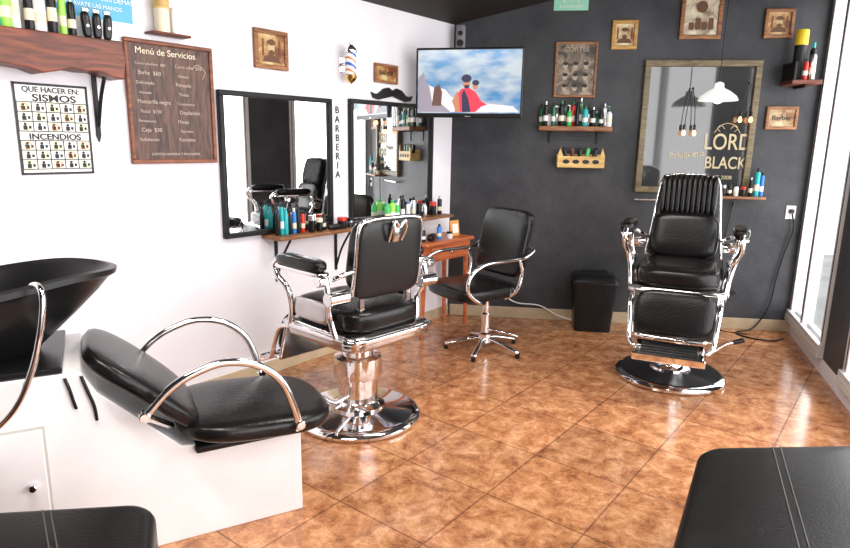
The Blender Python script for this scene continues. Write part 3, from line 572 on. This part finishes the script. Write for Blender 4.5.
for yy,nm_ in((-.115,'near'),(.44,'far')):
    ins=.05 if yy<0 else -.05
    tube('arm_loop',e,chrome,[(-.535,yy,.54),(-.515,yy,.56),(-.46,yy,.615),(-.39,yy,.655),(-.29,yy,.68),(-.18,yy,.655),(-.10,yy,.585),(-.06,yy,.49),(-.035,yy,.40)],.0135)
    tube('arm_brace',e,chrome,[(-.535,yy,.54),(-.50,yy+ins,.50),(-.45,yy+2.4*ins,.44)],.0125)
    tube('arm_foot',e,chrome,[(-.035,yy,.40),(-.06,yy+1.2*ins,.36),(-.12,yy+2.4*ins,.35)],.0125)
    for q in((-.535,.54),(-.037,.41)): cyl('fixing_bolt',e,chrome,(q[0],yy-.018,q[1]),(q[0],yy+.018,q[1]),.017)
# ------------------------------------------------------------------ waiting seats
def trap(name,pts,z0,z1,r,seamx,legs=True):
    e=EM(name,(0,0,0))
    bm=bmesh.new(); 
    vb=[bm.verts.new((p[0],p[1],z0)) for p in pts]; vt=[bm.verts.new((p[0],p[1],z1)) for p in pts]; n=len(pts)
    bm.faces.new(vb[::-1]); bm.faces.new(vt)
    for i in range(n): bm.faces.new((vb[i],vb[(i+1)%n],vt[(i+1)%n],vt[i]))
    ve=[ed for ed in bm.edges if abs(ed.verts[0].co.z-ed.verts[1].co.z)>.01]
    bmesh.ops.bevel(bm,geom=ve,offset=.07,segments=6,profile=.5,affect='EDGES')
    te=[ed for ed in bm.edges if abs(ed.verts[0].co.z-z1)<1e-4 and abs(ed.verts[1].co.z-z1)<1e-4]
    bmesh.ops.bevel(bm,geom=te,offset=r,segments=5,profile=.5,affect='EDGES')
    bmesh.ops.recalc_face_normals(bm,faces=bm.faces)
    me=bpy.data.meshes.new('upholstered_seat'); bm.to_mesh(me); bm.free(); me.materials.append(leatherB)
    for p in me.polygons: p.use_smooth=True
    o=bpy.data.objects.new('upholstered_seat',me); link(o,e)
    try: me.set_sharp_from_angle(angle=math.radians(50))
    except Exception: pass
    cxx=sum(p[0] for p in pts)/n; cyy=sum(p[1] for p in pts)/n
    for p in pts:
        q=(cxx+(p[0]-cxx)*.82,cyy+(p[1]-cyy)*.82); cyl('leg',e,blackM,(q[0],q[1],0),(q[0],q[1],z0+.01),.018,.022)
    for (a_,b_) in seamx:
        tube('stitched_seam',e,mat('stitch_thread',(.06,.055,.05),.7),[(a_[0],a_[1],z1+.0005),((a_[0]+b_[0])/2,(a_[1]+b_[1])/2,z1+.0005),(b_[0],b_[1],z1+.0005)],.0022,seg=6)
    return e
trap('leather_waiting_stool',[(.905,1.86),(.50,1.14),(1.25,1.05),(1.52,1.12),(1.62,1.91)],.12,.45,.025,[((1.14,1.86),(.82,1.10)),((1.165,1.86),(.845,1.10))])
trap('leather_waiting_stool',[(-.71,1.50),(-1.22,1.43),(-1.22,.85),(-.50,.95)],.12,.45,.03,[((-.98,1.44),(-.62,.93)),((-.96,1.44),(-.60,.93))])
# ------------------------------------------------------------------ lights
def area(name,loc,rot,sx,sy,p,col=(1,1,1)):
    la=bpy.data.lights.new(name,'AREA'); la.shape='RECTANGLE'; la.size=sx; la.size_y=sy; la.energy=p; la.color=col
    o=bpy.data.objects.new(name,la); o.location=loc; o.rotation_euler=rot; COL.objects.link(o); return o
mid=(b+w)/2+yW*.35-dW*1.0
o=area('daylight_window',(mid.x,mid.y,1.35),(0,0,0),8.2,2.3,285,(1,.98,.97))
q=(-yW).to_track_quat('-Z','Y'); o.rotation_euler=q.to_euler()
for (x,y_,pw) in ((.6,2.6,38),(-.9,1.3,42),(.3,.2,24)):  # unseen fixtures added as overhead fill light
    e=EM('fill_ceiling_light',(x,y_,0)); z=zc((x,y_))-.22
    box('fixture_body',e,whiteP,(1.2,.16,.05),(0,0,z),bev=.01)
    for sx in(-.5,.5): cyl('hanger',e,chrome,(sx,0,z+.02),(sx,0,zc((x+sx,y_))+.01),.004)
    la=area('fill_area_light',(0,0,z-.03),(0,0,0),1.15,.13,pw,(1,.94,.86)); la.parent=e
W=bpy.data.worlds.new('world'); SC.world=W; W.use_nodes=True; W.node_tree.nodes['Background'].inputs[0].default_value=(.9,.95,1,1); W.node_tree.nodes['Background'].inputs[1].default_value=1.3
# ------------------------------------------------------------------ camera
cam=bpy.data.cameras.new('camera'); co=bpy.data.objects.new('camera',cam); COL.objects.link(co)
co.matrix_world=Matrix.Translation((0,0,1.4))@Matrix.Rotation(math.pi/2-math.radians(12),4,'X')@Matrix.Rotation(math.radians(1),4,'Z')
cam.lens=620/850*36; cam.clip_start=.05
SC.camera=co
SC.view_settings.view_transform='Standard'
